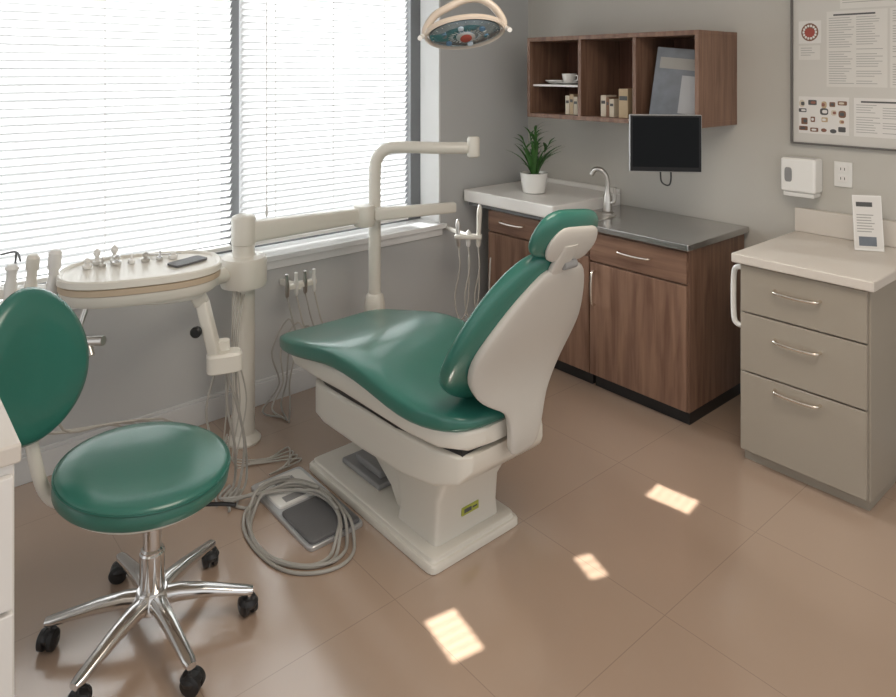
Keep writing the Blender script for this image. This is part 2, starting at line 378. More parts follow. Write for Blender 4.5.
bm=newbm(); lathe(bm,[(0.0,0.365),(0.08,0.365),(0.13,0.380),(0.21,0.400),(0.226,0.412),(0.226,0.4215),(0,0.4215)],(SX,SY,0),seg=64); fin(bm,'seat_pan',M_plas,parent=st,M=SM)
bm=newbm(); lathe(bm,[(0.03,0.09),(0.036,0.10),(0.036,0.24),(0.032,0.245),(0.032,0.25),(0.027,0.255),(0.027,0.35),(0.04,0.36),(0.045,0.395),(0,0.395)],(SX,SY,0),seg=32); fin(bm,'gas_column',M_chrome,parent=st)
bm=newbm(); lathe(bm,[(0.0,0.070),(0.045,0.070),(0.056,0.08),(0.053,0.115),(0.042,0.13),(0.0,0.132)],(SX,SY,0),seg=32); fin(bm,'hub',M_chrome,parent=st)
bm=newbm(); tube(bm,[(SX+0.03,SY+0.03,0.38),(SX+0.12,SY+0.16,0.375),(SX+0.15,SY+0.20,0.37)],0.006,8,4); fin(bm,'height_lever',M_black,parent=st)
for k in range(6):
    a=math.radians(2+60*k); d=V((math.cos(a),math.sin(a),0)); s=V((-d.y,d.x,0)); C=V((SX,SY,0))
    bm=newbm(); rs=[]
    for r,z,h,w in [(0.035,0.102,0.025,0.026),(0.08,0.106,0.022,0.024),(0.15,0.100,0.018,0.021),(0.22,0.088,0.014,0.019),(0.275,0.078,0.012,0.018),(0.295,0.076,0.009,0.013)]:
        rs.append([C+d*r+s*x+V((0,0,z+y)) for x,y in sup(2.6,20,w,h)])
    rings(bm,rs); leg=fin(bm,'leg',M_chrome,parent=st,angle=60)
    e=C+d*0.283
    ca=a+random.uniform(-1,1); w=V((math.cos(ca),math.sin(ca),0)); off=V((-w.y,w.x,0))*0.008
    bm=newbm()
    cyl(bm,e+V((0,0,0.05)),e+V((0,0,0.078)),0.008,seg=14,m=1)
    for sgn in (-1,1):
        c=e+off+V((0,0,0.0285)); lathe(bm,[(0.0,0),(0.022,0.0),(0.028,0.004),(0.028,0.016),(0.022,0.02),(0,0.02)],c+w*(0.004*sgn),w*sgn,seg=28)
    lathe(bm,[(0.0,0.03),(0.026,0.028),(0.03,0.04),(0.022,0.052),(0.0,0.056)],e+off*0.5,seg=24)
    fin(bm,'caster',[M_black,M_chrome],parent=leg)
bd=V((-0.50,-0.866,0)); C=V((SX,SY,0))
bm=newbm(); tube(bm,[C+bd*0.12+V((0,0,0.405)),C+bd*0.22+V((0,0,0.41)),C+bd*0.28+V((0,0,0.43)),C+bd*0.315+V((0,0,0.50)),C+bd*0.345+V((0,0,0.66)),C+bd*0.37+V((0,0,0.80))],0.018,12,6)
fin(bm,'backrest_bracket',M_plas,parent=st)
bc=V((-0.85,-0.527,0)).normalized(); bs=V((-bc.y,bc.x,0))
up=(V((0,0,1))+bc*0.14).normalized(); nn=bc-up*bc.dot(up); nn.normalize()
Bc=C+bd*0.345+V((0.01,-0.015,0.84))-nn*0.03
prof=[(0.30,-0.024),(0.6,-0.026),(0.85,-0.022),(0.96,-0.012),(1.0,0.002),(0.96,0.014),(0.8,0.02),(0.3,0.022)]
rs=[]; bm=newbm()
for sc,q in prof:
    r=[]
    for k in range(56):
        a=2*math.pi*k/56; x=0.18*math.cos(a)*sc; y=0.22*math.sin(a)*sc
        x*=1-0.10*math.sin(a)
        r.append(Bc+bs*x+up*y+nn*(q-0.8*x*x))
    rs.append(r)
rings(bm,rs); fin(bm,'backrest',M_green,parent=st,angle=70)

# ---------------- delivery unit ----------------
PX,PY=-3.04,1.37
du=thing('delivery_unit',(PX,PY,0),'cream dental delivery unit with pole, swing arm and instrument tray','dental unit')
bm=newbm(); lathe(bm,[(0,0),(0.075,0),(0.078,0.01),(0.06,0.03),(0.05,0.04),(0.05,0.30),(0.05,0.70),(0.056,0.71),(0.10,0.715),(0.104,0.73),(0.104,0.83),(0.098,0.845),(0.055,0.85),(0.05,0.86),(0.05,0.90),(0.055,0.905),(0.055,1.02),(0.05,1.03),(0.04,1.035),(0.0,1.036)],(PX,PY,0),seg=40)
fin(bm,'pole',M_plas,parent=du)
E=V((-2.80,2.45,0.968))
def beam(bm,p,q,w0,h0,w1,h1,n=5):
    p=V(p);q=V(q); d=(q-p).normalized(); s=V((0,0,1)).cross(d).normalized(); u=d.cross(s)
    rs=[[c+s*x+u*y for x,y in sup(n,28,w,h)] for c,w,h in ((p,w0*0.8,h0*0.8),(p+d*0.006,w0,h0),(q-d*0.006,w1,h1),(q,w1*0.8,h1*0.8))]
    rings(bm,rs)
bm=newbm(); beam(bm,(PX+0.005,PY+0.03,0.955),(-2.965,1.94,0.965),0.035,0.048,0.028,0.038); fin(bm,'lower_swing_arm',M_plas,parent=du,angle=50)
bm=newbm(); beam(bm,(-2.935,2.02,0.966),E,0.024,0.032,0.02,0.028); fin(bm,'upper_swing_arm',M_plas,parent=du,angle=50)
bm=newbm(); lathe(bm,[(0,0.905),(0.05,0.91),(0.055,0.92),(0.055,1.0),(0.05,1.012),(0,1.015)],(-2.965,1.98,0),seg=32); fin(bm,'arm_joint',M_plas,parent=du)
TC=V((-2.745,0.835,0)); TA=math.radians(-18); TZ=0.012; TM=Matrix.Translation(TC+V((0,0,TZ)))@Matrix.Rotation(TA,4,'Z')
UZ=Matrix.Translation(V((0,0,TZ)))
def T(x,y,z): return TM@V((x,y,z))
bm=newbm(); slab(bm,TC,0.185,0.28,2.6,[(0.05,0.850),(0.02,0.854),(0.008,0.867),(0.004,0.897)],TA,m=0)
tr=fin(bm,'tray_body',M_plas,parent=du,M=UZ)
bm=newbm(); slab(bm,TC,0.185,0.28,2.6,[(0.004,0.8975),(0.0,0.900),(0.0,0.920),(0.004,0.923)],TA); fin(bm,'tray_band',M_tan,parent=du,M=UZ)
bm=newbm(); slab(bm,TC,0.185,0.28,2.6,[(0.003,0.9235),(-0.004,0.927),(-0.004,0.948),(0.002,0.953),(0.010,0.951),(0.016,0.944)],TA); fin(bm,'tray_top',M_plas,parent=du,M=UZ)
bm=newbm(); tube(bm,[(PX,PY-0.06,0.78),(PX+0.06,PY-0.16,0.79),(-2.86,1.10,0.82),(-2.80,0.98,0.85)],0.034,14,6); 
slab(bm,(TM@V((0,0.10,0))),0.10,0.12,3,[(0.01,0.835),(0,0.84),(0,0.8605)],TA)
fin(bm,'tray_arm',M_plas,parent=du)
bm=newbm()
for (a,b,c_,dd) in [((-2.67,1.0,0.866),(-2.662,1.03,0.80),0.03,0.03),((-2.662,1.03,0.81),(-2.63,1.07,0.60),0.028,0.022)]:
    beam(bm,a,b,c_,dd,c_,dd)
fin(bm,'tray_bracket',M_plas,parent=du,bevel=0,angle=50)
bm=newbm(); slab(bm,(-2.615,1.10,0),0.04,0.066,4,[(0.006,0.535),(0,0.54),(0,0.60),(0.008,0.61)],TA); slab(bm,(-2.64,1.095,0),0.02,0.035,4,[(0,0.60),(0,0.645),(0.008,0.65)],TA)
fin(bm,'control_box',M_plas,parent=du)
bm=newbm(); lathe(bm,[(0,0),(0.018,0),(0.021,0.006),(0.021,0.022),(0.016,0.028),(0,0.028)],(-2.655,1.01,0.70),(0.75,-0.65,0),seg=24); fin(bm,'control_knob',M_black,parent=du)
bm=newbm(); tube(bm,[T(0.10,-0.18,0.852),T(0.12,-0.20,0.78),T(0.13,-0.20,0.745)],0.010,10,5)
tube(bm,[T(0.10,-0.26,0.75),T(0.13,-0.20,0.742),T(0.18,-0.12,0.75)],0.016,12,5); cyl(bm,T(0.15,-0.17,0.735),T(0.17,-0.16,0.70),0.014)
fin(bm,'tray_handle',M_brush,parent=du)
hpb=[V((-2.85,0.57,0.90)),V((-2.90,0.50,0.905)),V((-2.95,0.42,0.905)),V((-2.98,0.33,0.905))]
bm=newbm(); beam(bm,hpb[0],hpb[3],0.035,0.018,0.035,0.018); hold=fin(bm,'handpiece_holder',M_plas,parent=du,angle=50)
cols=[M_plas2,M_plas,M_plas2,M_brush]
for i,fq in enumerate((0.12,0.38,0.62,0.88)):
    p=hpb[0].lerp(hpb[3],fq)+V((0.03,0.01,0)); lean=V((0.12,0.05,1)).normalized()
    bm=newbm(); hgt=(0.03,0.015,-0.02,0.03)[i]
    lathe(bm,[(0.006,-0.10),(0.014,-0.09),(0.020,-0.02),(0.021,0.03),(0.017,0.05),(0.016,0.08),(0.022,0.09),(0.022,0.115+hgt),(0.014,0.125+hgt),(0.0,0.127+hgt)],p,lean,seg=20)
    fin(bm,'handpiece',cols[i],parent=du)
    q=p-lean*0.09
    bm=newbm(); tube(bm,[q,q+V((0.02,0.01,-0.18)),q+V((0.01,0.04,-0.42)),(-2.93+0.02*i,0.80+0.05*i,0.30),(-2.98,1.0+0.02*i,0.08),(-3.0,1.18+0.02*i,0.03),(PX+0.02,PY-0.085,0.03+0.012*i)],0.0042,8,6)
    fin(bm,'hose',M_hose2,parent=du)
bm=newbm(); tube(bm,[(-3.02,0.42,1.02),(-2.96,0.46,1.035),(-2.88,0.46,1.02)],0.004,8,4); tube(bm,[(-2.96,0.46,1.035),(-2.96,0.45,0.92)],0.004,8,4,sm=False); fin(bm,'instrument_rest',M_dark,parent=du)

TT=0.9465
def bur(x,y,h,mt,lab,k=0):
    bm=newbm()
    if k==0: lathe(bm,[(0,0),(0.015,0),(0.016,0.004),(0.016,0.012),(0.009,0.016),(0.007,h*0.5),(0.012,h*0.58),(0.013,h*0.8),(0.007,h*0.92),(0.0,h)],T(x,y,TT),seg=20)
    else: lathe(bm,[(0,0),(0.012,0),(0.013,0.003),(0.012,h*0.35),(0.005,h*0.42),(0.004,h*0.8),(0.006,h*0.85),(0.003,h),(0,h)],T(x,y,TT),(0.1*math.sin(x*90),0.1,1),seg=16)
    fin(bm,'dental_tip',mt,label=lab,cat='dental tool',group='small tools on the delivery tray')
for i,(x,y,h) in enumerate([(-0.10,-0.16,0.062),(-0.11,-0.10,0.068),(-0.055,-0.19,0.04),(-0.06,-0.14,0.036),(-0.065,-0.09,0.04),(-0.07,-0.04,0.036),(-0.075,0.01,0.038),(-0.08,0.06,0.034),(-0.085,0.11,0.03)]):
    bur(x,y,h,M_plas2 if i<2 else (M_brush,M_chrome,M_ceram)[i%3],'small white tip standing on the tray' if i<2 else 'small metal dental tip standing on the tray',0 if i<2 else i%2)
bm=newbm(); prism(bm,sup(8,24,0.035,0.07),TT,TT+0.007,M=TM@Matrix.Translation(V((0.0,0.16,0)))@Matrix.Rotation(0.6,4,'Z'))
fin(bm,'instrument_pad',M_dgrey,label='flat dark grey pad lying on the tray',cat='pad')
bm=newbm(); tube(bm,[T(-0.15,0.02,0.953),T(-0.12,0.12,0.953)],0.004,8,2,sm=False); tube(bm,[T(-0.12,0.12,0.953),T(-0.115,0.14,0.955)],0.0025,8,2,sm=False)
fin(bm,'dental_probe',M_chrome,label='slim metal probe lying on the tray',cat='dental tool')

def hose(pts,r=0.006,m=None,n=7,nm='hose'):
    bm=newbm(); tube(bm,pts,r,9,n); return fin(bm,nm,m or M_hose,parent=du)
for i,(ox,oy) in enumerate([(-0.03,-0.03),(0.0,0.01),(0.02,0.04),(0.03,0.0)]):
    s=V((-2.615+ox*0.5,1.10+oy,0.54)); k=random.uniform(-0.05,0.05)
    hose([s,s+V((-0.01,0.01+k,-0.15)),s+V((-0.03,0.05+k,-0.33)),(-2.70+ox*2,1.17+oy,0.05),(-2.66+ox*1.2,1.13+oy,0.012),(-2.60+ox,1.10+oy*0.8,0.012)],0.0045+0.0008*(i%2))
cc=V((-2.325,1.25,0)); 
for i in range(4):
    pts=[]; a0=math.radians(205-9*i); R=0.265-0.017*i; el=0.175-0.012*i
    turns=1.05+0.08*i
    for k in range(24):
        a=a0-turns*2*math.pi*k/23
        p=cc+V((0.012*math.cos(i*2.3),0.008*math.sin(i*1.7),0))+V((math.cos(a)*(R+0.010*math.sin(3*a+i)),math.sin(a)*(el+0.010*math.cos(2*a+i)),0.007+0.004*(i%2)+(0.012 if k>20 else 0)))
        dx=p.x+2.42; dy=p.y-1.34
        if -0.28<dx<0.28 and abs(dy)<0.145: p.z+=0.035
        p.y=min(p.y,1.455)
        pts.append(p)
    st0=V((-2.61-0.012*i,1.13-0.010*i,0.012+0.004*i))
    hose([st0+V((-0.06,0.06,0)),st0]+pts,0.006,M_hose,4,'coiled_hose')
for i in range(4):
    hose([(PX+0.02,PY-0.06+0.02*i,0.72),(PX+0.10+0.02*i,PY-0.10,0.5),(PX+0.14,PY-0.14+0.03*i,0.25),(PX+0.10+0.03*i,PY-0.12,0.02),(PX+0.22,PY-0.02*i,0.008),(PX+0.2+0.04*i,PY+0.12,0.008),(PX+0.34,PY+0.05-0.03*i,0.008)],0.0034,M_hose2)

fc=thing('foot_control',(-2.42,1.33,0),'grey foot control pedal lying among the hoses','foot pedal')
bm=newbm(); slab(bm,(-2.42,1.34,0),0.245,0.115,18,[(0.002,0),(0,0.002),(0,0.014),(0.003,0.017)],seg=96); fin(bm,'pedal_base',M_silver,parent=fc)
bm=newbm(); slab(bm,(-2.30,1.34,0),0.115,0.104,16,[(0,0.0175),(0,0.027),(0.003,0.030)],seg=80); fin(bm,'pedal',M_dgrey,parent=fc)
bm=newbm(); slab(bm,(-2.54,1.34,0),0.10,0.095,12,[(0,0.0175),(0.002,0.025),(0.01,0.027)],seg=72); bx(bm,-2.60,-2.52,1.30,1.38,0.027,0.031,1); bx(bm,-2.49,-2.455,1.28,1.40,0.027,0.030,1); fin(bm,'pedal_cover',[M_plas2,M_grey],parent=fc)

# ---------------- lamp post behind chair ----------------
LX,LY=-3.03,2.09
lp=thing('light_post',(LX,LY,0),'cream bent tubular post standing behind the dental chair','post')
bm=newbm(); tube(bm,[(LX,LY,0.0),(LX,LY,0.5),(LX,LY,0.9),(LX,LY,1.15),(LX+0.008,LY+0.01,1.235),(LX+0.04,LY+0.05,1.285),(LX+0.10,LY+0.12,1.295),(LX+0.2,LY+0.24,1.29),(-2.74,LY+0.37,1.288),(-2.72,2.48,1.288)],0.032,18,6)
fin(bm,'bent_tube',M_plas,parent=lp)
bm=newbm(); lathe(bm,[(0,0),(0.11,0),(0.11,0.015),(0.05,0.03),(0.033,0.05)],(LX,LY,0),seg=32); fin(bm,'floor_flange',M_plas,parent=lp)
bm=newbm(); lathe(bm,[(0.033,0.40),(0.05,0.405),(0.058,0.42),(0.055,0.47),(0.045,0.52),(0.034,0.53)],(LX,LY,0),seg=32); fin(bm,'collar',M_plas,parent=lp)
bm=newbm(); lathe(bm,[(0,0),(0.026,0.003),(0.034,0.01),(0.034,0.10),(0.028,0.112),(0,0.114)],(-2.705,2.495,1.237),seg=28); fin(bm,'end_cap',M_plas,parent=lp)

sh_=thing('suction_holder',(-3.30,1.78,0.50),'cream suction hose holder fixed under the window sill','hose holder')
bm=newbm(); beam(bm,(-3.318,1.70,0.60),(-3.12,1.70,0.62),0.012,0.016,0.012,0.016); beam(bm,(-3.14,1.64,0.625),(-3.14,1.80,0.625),0.02,0.014,0.02,0.014); fin(bm,'bracket',M_plas,parent=sh_,angle=50)
for i in range(4):
    y=1.64+0.05*i; bm=newbm(); lathe(bm,[(0.006,0),(0.011,0.01),(0.012,0.07),(0.008,0.09),(0.009,0.12),(0.0,0.125)],(-3.135,y,0.575),(0.15,-0.1,1),seg=16); fin(bm,'suction_tip',M_plas2 if i%2 else M_brush,parent=sh_)
    bm=newbm(); tube(bm,[(-3.135,y,0.58),(-3.10,y+0.01,0.47),(-3.12,y+0.05,0.36),(-3.18,y+0.03,0.45-0.03*i),(-3.2,y-0.05,0.3),(-3.22,y-0.03*i,0.12),(-3.2,y-0.1,0.02),(-3.1+0.02*i,1.60,0.008)],0.0042,8,6); fin(bm,'hose',M_hose2 if i%2 else M_hose,parent=sh_)
RX,RY=-2.98,2.70
hr=thing('handpiece_rack',(RX,RY,0.55),'small rack of hanging handpieces beside the corner cabinet','handpiece rack')
bm=newbm(); beam(bm,(-3.318,2.82,0.72),(RX-0.02,RY+0.02,0.74),0.012,0.012,0.012,0.012); beam(bm,(RX-0.05,RY-0.05,0.74),(RX+0.06,RY+0.06,0.74),0.03,0.012,0.03,0.012); fin(bm,'bracket',M_plas,parent=hr,angle=50)
for i in range(3):
    p=V((RX-0.035+0.04*i,RY-0.035+0.04*i,0.68)); h=(0.16,0.10,0.25)[i]
    bm=newbm(); lathe(bm,[(0.006,0),(0.013,0.01),(0.015,0.06),(0.012,0.08),(0.015,h*0.8),(0.010,h-0.01),(0,h)],p,(0.05*(i-1),0,1),seg=16); fin(bm,'handpiece',(M_brush,M_plas2,M_plas)[i],parent=hr)
    bm=newbm(); tube(bm,[p,p+V((0.01,0,-0.12)),p+V((-0.01,-0.02,-0.30)),p+V((0.02,0.0,-0.42)),p+V((0.05,0.03,-0.30)),p+V((0.03+0.01*i,0.05,-0.06))],0.004,8,6); fin(bm,'hose',M_hose2,parent=hr)

# ---------------- base cabinets ----------------
def pull(parent,x0,x1,y,z,mt=M_nick,drop=0.005,r=0.006):
    bm=newbm(); tube(bm,[(x0,y+0.001,z),(x0+0.004,y-0.02,z-0.001),(x0+0.02,y-0.029,z-drop*0.5),((x0+x1)/2,y-0.031,z-drop),(x1-0.02,y-0.029,z-drop*0.5),(x1-0.004,y-0.02,z-0.001),(x1,y+0.001,z)],r,10,5); return fin(bm,'handle',mt,parent=parent)
FY=3.0
def cab(x0,x1,top,lab,drawers,doors,hx):
    c=thing('base_cabinet',((x0+x1)/2,3.3,0),lab,'cabinet')
    bm=newbm(); bx(bm,x0,x1,FY+0.02,NY-0.02,0.07,top); fin(bm,'body',M_wood,parent=c,bevel=0.002)
    bm=newbm(); bx(bm,x0+0.003,x1-0.015,FY+0.05,NY-0.03,0.0,0.07); fin(bm,'toe_kick',M_black,parent=c)
    for (a,b,z0,z1) in drawers:
        bm=newbm(); bx(bm,a+0.003,b-0.003,FY,FY+0.0195,z0,z1); d=fin(bm,'drawer',M_woodx,parent=c,bevel=0.002)
        m=(a+b)/2; pull(d,m-0.095,m+0.095,FY,(z0+z1)/2+0.01)
    for (a,b,z0,z1,side) in doors:
        bm=newbm(); bx(bm,a+0.003,b-0.003,FY,FY+0.0195,z0,z1); d=fin(bm,'door',M_wood,parent=c,bevel=0.002)
        if side:
            xx=a+0.035 if side<0 else b-0.035; z=z1-0.04
            bm=newbm(); tube(bm,[(xx,FY+0.001,z),(xx,FY-0.025,z-0.01),(xx,FY-0.034,z-0.09),(xx,FY-0.025,z-0.17),(xx,FY+0.001,z-0.18)],0.006,10,5); fin(bm,'handle',M_nick,parent=d)
xb=-2.34
c1=cab(-3.12,xb,0.845,'walnut base cabinet with drawer under the white counter',[(-3.12,xb-0.35,0.71,0.835),(xb-0.35,xb,0.71,0.835)],[(-3.12,xb-0.35,0.08,0.70,0),(xb-0.35,xb,0.08,0.70,0)],0)
c2=cab(xb+0.002,-1.765,0.845,'walnut base cabinet with drawer and door under the steel counter',[(xb+0.002,-1.765,0.685,0.835)],[(xb+0.002,-1.765,0.08,0.675,-1)],0)
bm=newbm(); bx(bm,-2.545,-1.745,2.975,NY-0.005,0.848,0.88)
fin(bm,'steel_worktop',M_steel,bevel=0.004,label='stainless steel worktop on the walnut cabinet',cat='worktop')
wc=thing('white_counter',(-2.91,3.27,0.848),'white counter section with raised rim beside the window corner','counter')
bm=newbm(); bx(bm,-3.29,-2.548,2.95,NY-0.004,0.870,0.945); fin(bm,'counter_slab',[M_white,M_dark],parent=wc,bevel=0.008)
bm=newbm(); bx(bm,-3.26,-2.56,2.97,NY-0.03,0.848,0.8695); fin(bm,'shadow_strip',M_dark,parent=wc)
bm=newbm(); bx(bm,-3.29,-2.548,NY-0.03,NY-0.006,0.9455,0.975); fin(bm,'backsplash',M_white,parent=wc,bevel=0.004)
fx,fy=-2.42,3.27
fa=thing('faucet',(fx,fy,0.88),'chrome gooseneck faucet with side lever','faucet')
bm=newbm(); lathe(bm,[(0,0.8805),(0.038,0.8805),(0.038,0.89),(0.026,0.90),(0.024,0.98),(0.018,1.0),(0.014,1.02)],(fx,fy,0),seg=24); fin(bm,'body',M_brush,parent=fa)
bm=newbm(); tube(bm,[(fx,fy,0.99),(fx,fy,1.05),(fx-0.005,fy-0.01,1.10),(fx-0.025,fy-0.025,1.13),(fx-0.06,fy-0.035,1.13),(fx-0.08,fy-0.045,1.10)],0.014,14,6); fin(bm,'spout',M_brush,parent=fa)
bm=newbm(); tube(bm,[(fx+0.018,fy,0.95),(fx+0.045,fy,0.955),(fx+0.05,fy,1.0),(fx+0.05,fy-0.005,1.04)],0.010,12,5); fin(bm,'lever',M_brush,parent=fa)
bm=newbm(); slab(bm,(-2.43,3.15,0),0.09,0.12,5,[(0,0.8803),(0.002,0.884),(0.012,0.886)],m=0); fin(bm,'drain_grid',M_brush,parent=fa)

pl=thing('potted_plant',(-2.91,3.19,0.945),'green leafy plant in a white round pot','potted plant')
bm=newbm(); lathe(bm,[(0,0),(0.055,0),(0.068,0.006),(0.082,0.10),(0.085,0.125),(0.079,0.125),(0.074,0.105),(0,0.105)],(-2.91,3.19,0.9455),seg=40); fin(bm,'pot',M_ceram,parent=pl)
bm=newbm(); lathe(bm,[(0,0.1055),(0.072,0.1055),(0.04,0.115),(0,0.118)],(-2.91,3.19,0.9455),seg=24); fin(bm,'soil',M_soil,parent=pl)
bm=newbm()
def leaf(b0,d,L,w,tilt):
    s=V((-d.y,d.x,0)); rs=[]
    for k in range(7):
        f=k/6; p=b0+d*(L*tilt*f*(0.5+0.5*f))+V((0,0,L*f*(1-0.45*tilt*f)))
        ww=w*math.sin(math.pi*min(0.97,0.10+f*0.88))+0.0008
        rs.append([p+s*ww,p+d*0.0015,p-s*ww,p-d*0.001])
    rings(bm,rs)
for i in range(24):
    a=random.uniform(0,2*math.pi); d=V((math.cos(a),math.sin(a),0)); b0=V((-2.91,3.19,1.058))+d*random.uniform(0,0.03)
    leaf(b0,d,random.uniform(0.12,0.28),random.uniform(0.007,0.012),random.uniform(0.1,1.0))
for sx,sy,hh in ((0.01,0.0,0.26),(-0.06,-0.03,0.20),(0.065,0.06,0.18),(-0.02,0.04,0.28),(0.04,-0.02,0.22),(-0.05,0.02,0.24)):
    b0=V((-2.91,3.19,1.06)); tp=b0+V((sx,sy,hh)); tube(bm,[b0,b0+V((sx*0.3,sy*0.3,hh*0.5)),tp],0.003,6,4)
    for k in range(9):
        f=0.35+0.65*k/8; a=random.uniform(0,6.28); d=V((math.cos(a),math.sin(a),0)); leaf(b0.lerp(tp,f),d,random.uniform(0.05,0.10),random.uniform(0.006,0.010),random.uniform(0.7,1.2))
fin(bm,'leaves',M_leaf,parent=pl,kind='stuff')

# ---------------- wall shelf ----------------
ws=thing('wall_shelf',(-2.39,3.385,1.41),'open walnut wall shelf with three compartments','shelf')
x0,x1,y0,y1,z0,z1=-2.966,-1.813,3.19,NY-0.002,1.41,1.90
bm=newbm(); bx(bm,x0,x1,y0,y1,z0,z0+0.025); bx(bm,x0,x1,y0,y1,z1-0.025,z1); bx(bm,x0,x0+0.022,y0,y1,z0+0.025,z1-0.025); bx(bm,x1-0.022,x1,y0,y1,z0+0.025,z1-0.025)
fin(bm,'carcass',M_wood,parent=ws,bevel=0.0015)
bm=newbm(); bx(bm,x0+0.022,x1-0.022,y1-0.012,y1-0.001,z0+0.025,z1-0.025); fin(bm,'back_panel',M_woodin,parent=ws)
for xd in (-2.56,-2.19):
    bm=newbm(); bx(bm,xd-0.011,xd+0.011,y0+0.002,y1-0.012,z0+0.025,z1-0.025); fin(bm,'divider',M_wood,parent=ws,bevel=0.001)
bm=newbm(); bx(bm,x0+0.022,-2.571,y0+0.03,y1-0.012,1.60,1.612); fin(bm,'inner_shelf',M_white,parent=ws)
def cup(x,y,z,lab):
    c=thing('teacup',(x,y,z),lab,'cup')
    bm=newbm(); lathe(bm,[(0,0),(0.03,0.0),(0.04,0.03),(0.045,0.06),(0.042,0.06),(0.036,0.03),(0.0,0.008)],(x,y,z),seg=28); fin(bm,'bowl',M_ceram,parent=c)
    bm=newbm(); tube(bm,[(x+0.041,y,z+0.05),(x+0.065,y,z+0.045),(x+0.06,y,z+0.02),(x+0.036,y,z+0.015)],0.005,8,5); fin(bm,'cup_handle',M_ceram,parent=c)
bm=newbm(); lathe(bm,[(0,0),(0.04,0),(0.085,0.012),(0.085,0.015),(0.04,0.005),(0,0.004)],(-2.74,3.32,1.6125),seg=36); fin(bm,'saucer',M_ceram,label='white saucer on the shelf under a cup',cat='saucer')
cup(-2.74,3.32,1.618,'white teacup on a saucer on the shelf')
bm=newbm(); lathe(bm,[(0,0),(0.04,0),(0.075,0.02),(0.075,0.025),(0.04,0.008),(0,0.006)],(-2.87,3.36,1.6125),seg=36); fin(bm,'small_dish',M_ceram,label='shallow white dish on the shelf',cat='dish')
def book(x,y,w,h,d,mt,lab,lean=0.0):
    Mx=Matrix.Translation(V((x,y,1.4355)))@Matrix.Rotation(lean,4,'Y')
    b=thing('book',(x,y,1.4355),lab,'book',group='books on the wall shelf')
    bm=newbm(); bx(bm,0.003,w-0.003,0.003,d,0.003,h-0.003,M=Mx); fin(bm,'pages',M_paper,parent=b)
    bm=newbm(); bx(bm,0,0.0025,0,d,0,h,M=Mx); bx(bm,w-0.0025,w,0,d,0,h,M=Mx); bx(bm,0.0025,w-0.0025,0,0.0025,0,h,M=Mx); bx(bm,0.004,w-0.004,-0.0006,0,h*0.6,h*0.75,1,M=Mx); fin(bm,'cover',[mt,M_ink],parent=b)
for i,(x,w,h,m_,l) in enumerate([(-2.72,0.03,0.11,M_book2,'small cream book standing'),(-2.688,0.028,0.12,M_book1,'small tan book standing'),(-2.658,0.03,0.105,M_book2,'small cream book standing'),(-2.626,0.025,0.115,M_book3,'small brown book standing'),
      (-2.46,0.035,0.12,M_book2,'small cream book standing'),(-2.423,0.02,0.11,M_book3,'small brown book standing'),(-2.40,0.03,0.10,M_book2,'small cream book standing')]):
    book(x,3.26,w,h,0.10,m_,l+' on the walnut shelf')
book(-2.33,3.25,0.06,0.16,0.13,M_book1,'thick tan book standing on the walnut shelf',0.0)
mg=thing('magazine',(-1.98,3.30,1.4355),'grey photo magazine leaning upright on the walnut shelf','magazine')
MM=Matrix.Translation(V((-1.99,3.26,1.4365)))@Matrix.Rotation(math.radians(6),4,'Y')@Matrix.Rotation(math.radians(22),4,'Z')@Matrix.Rotation(math.radians(-12),4,'X')
bm=newbm(); bx(bm,-0.13,0.115,0,0.008,0.02,0.38,M=MM); fin(bm,'pages',M_paper,parent=mg)
bm=newbm(); bx(bm,-0.132,0.117,-0.0015,-0.0002,0.018,0.382,M=MM); bx(bm,-0.11,0.09,-0.0022,-0.0016,0.27,0.33,1,M=MM); bx(bm,0.01,0.105,-0.0022,-0.0016,0.04,0.24,2,M=MM)
fin(bm,'cover',[M_mag,M_inkg,mat('cover_pale',(0.42,0.43,0.45),0.4)],parent=mg)

mo=thing('monitor',(-1.93,3.10,1.2),'small black flat monitor with thin silver edge hung below the shelf','monitor')
MA=Matrix.Translation(V((-1.93,3.08,1.335)))@Matrix.Rotation(math.radians(42),4,'Z')
bm=newbm(); bx(bm,-0.175,0.175,-0.002,0.03,-0.143,0.143,M=MA); fin(bm,'casing',M_silver,parent=mo,bevel=0.006)
bm=newbm(); bx(bm,-0.171,0.171,-0.005,-0.0025,-0.139,0.139,M=MA); fin(bm,'bezel',M_bez,parent=mo)
bm=newbm(); bx(bm,-0.160,0.160,-0.0065,-0.0052,-0.118,0.130,M=MA); fin(bm,'screen',M_screen,parent=mo)
bm=newbm(); bx(bm,-0.05,0.05,0.03,0.045,-0.05,0.05,M=MA); tube(bm,[MA@V((0,0.04,0)),V((-1.99,3.17,1.335)),V((-2.02,3.25,1.345)),V((-2.02,3.30,1.375)),V((-2.02,3.30,1.409))],0.012,12,5); bx(bm,-2.07,-1.97,3.25,3.35,1.402,1.409); fin(bm,'mount_arm',M_grey,parent=mo)
bm=newbm(); tube(bm,[MA@V((-0.02,0.03,-0.13)),MA@V((-0.01,0.05,-0.20)),MA@V((0.03,0.06,-0.215)),MA@V((0.04,0.08,-0.15)),MA@V((0.03,0.15,-0.05))],0.004,8,6); fin(bm,'cable',M_black,parent=mo)

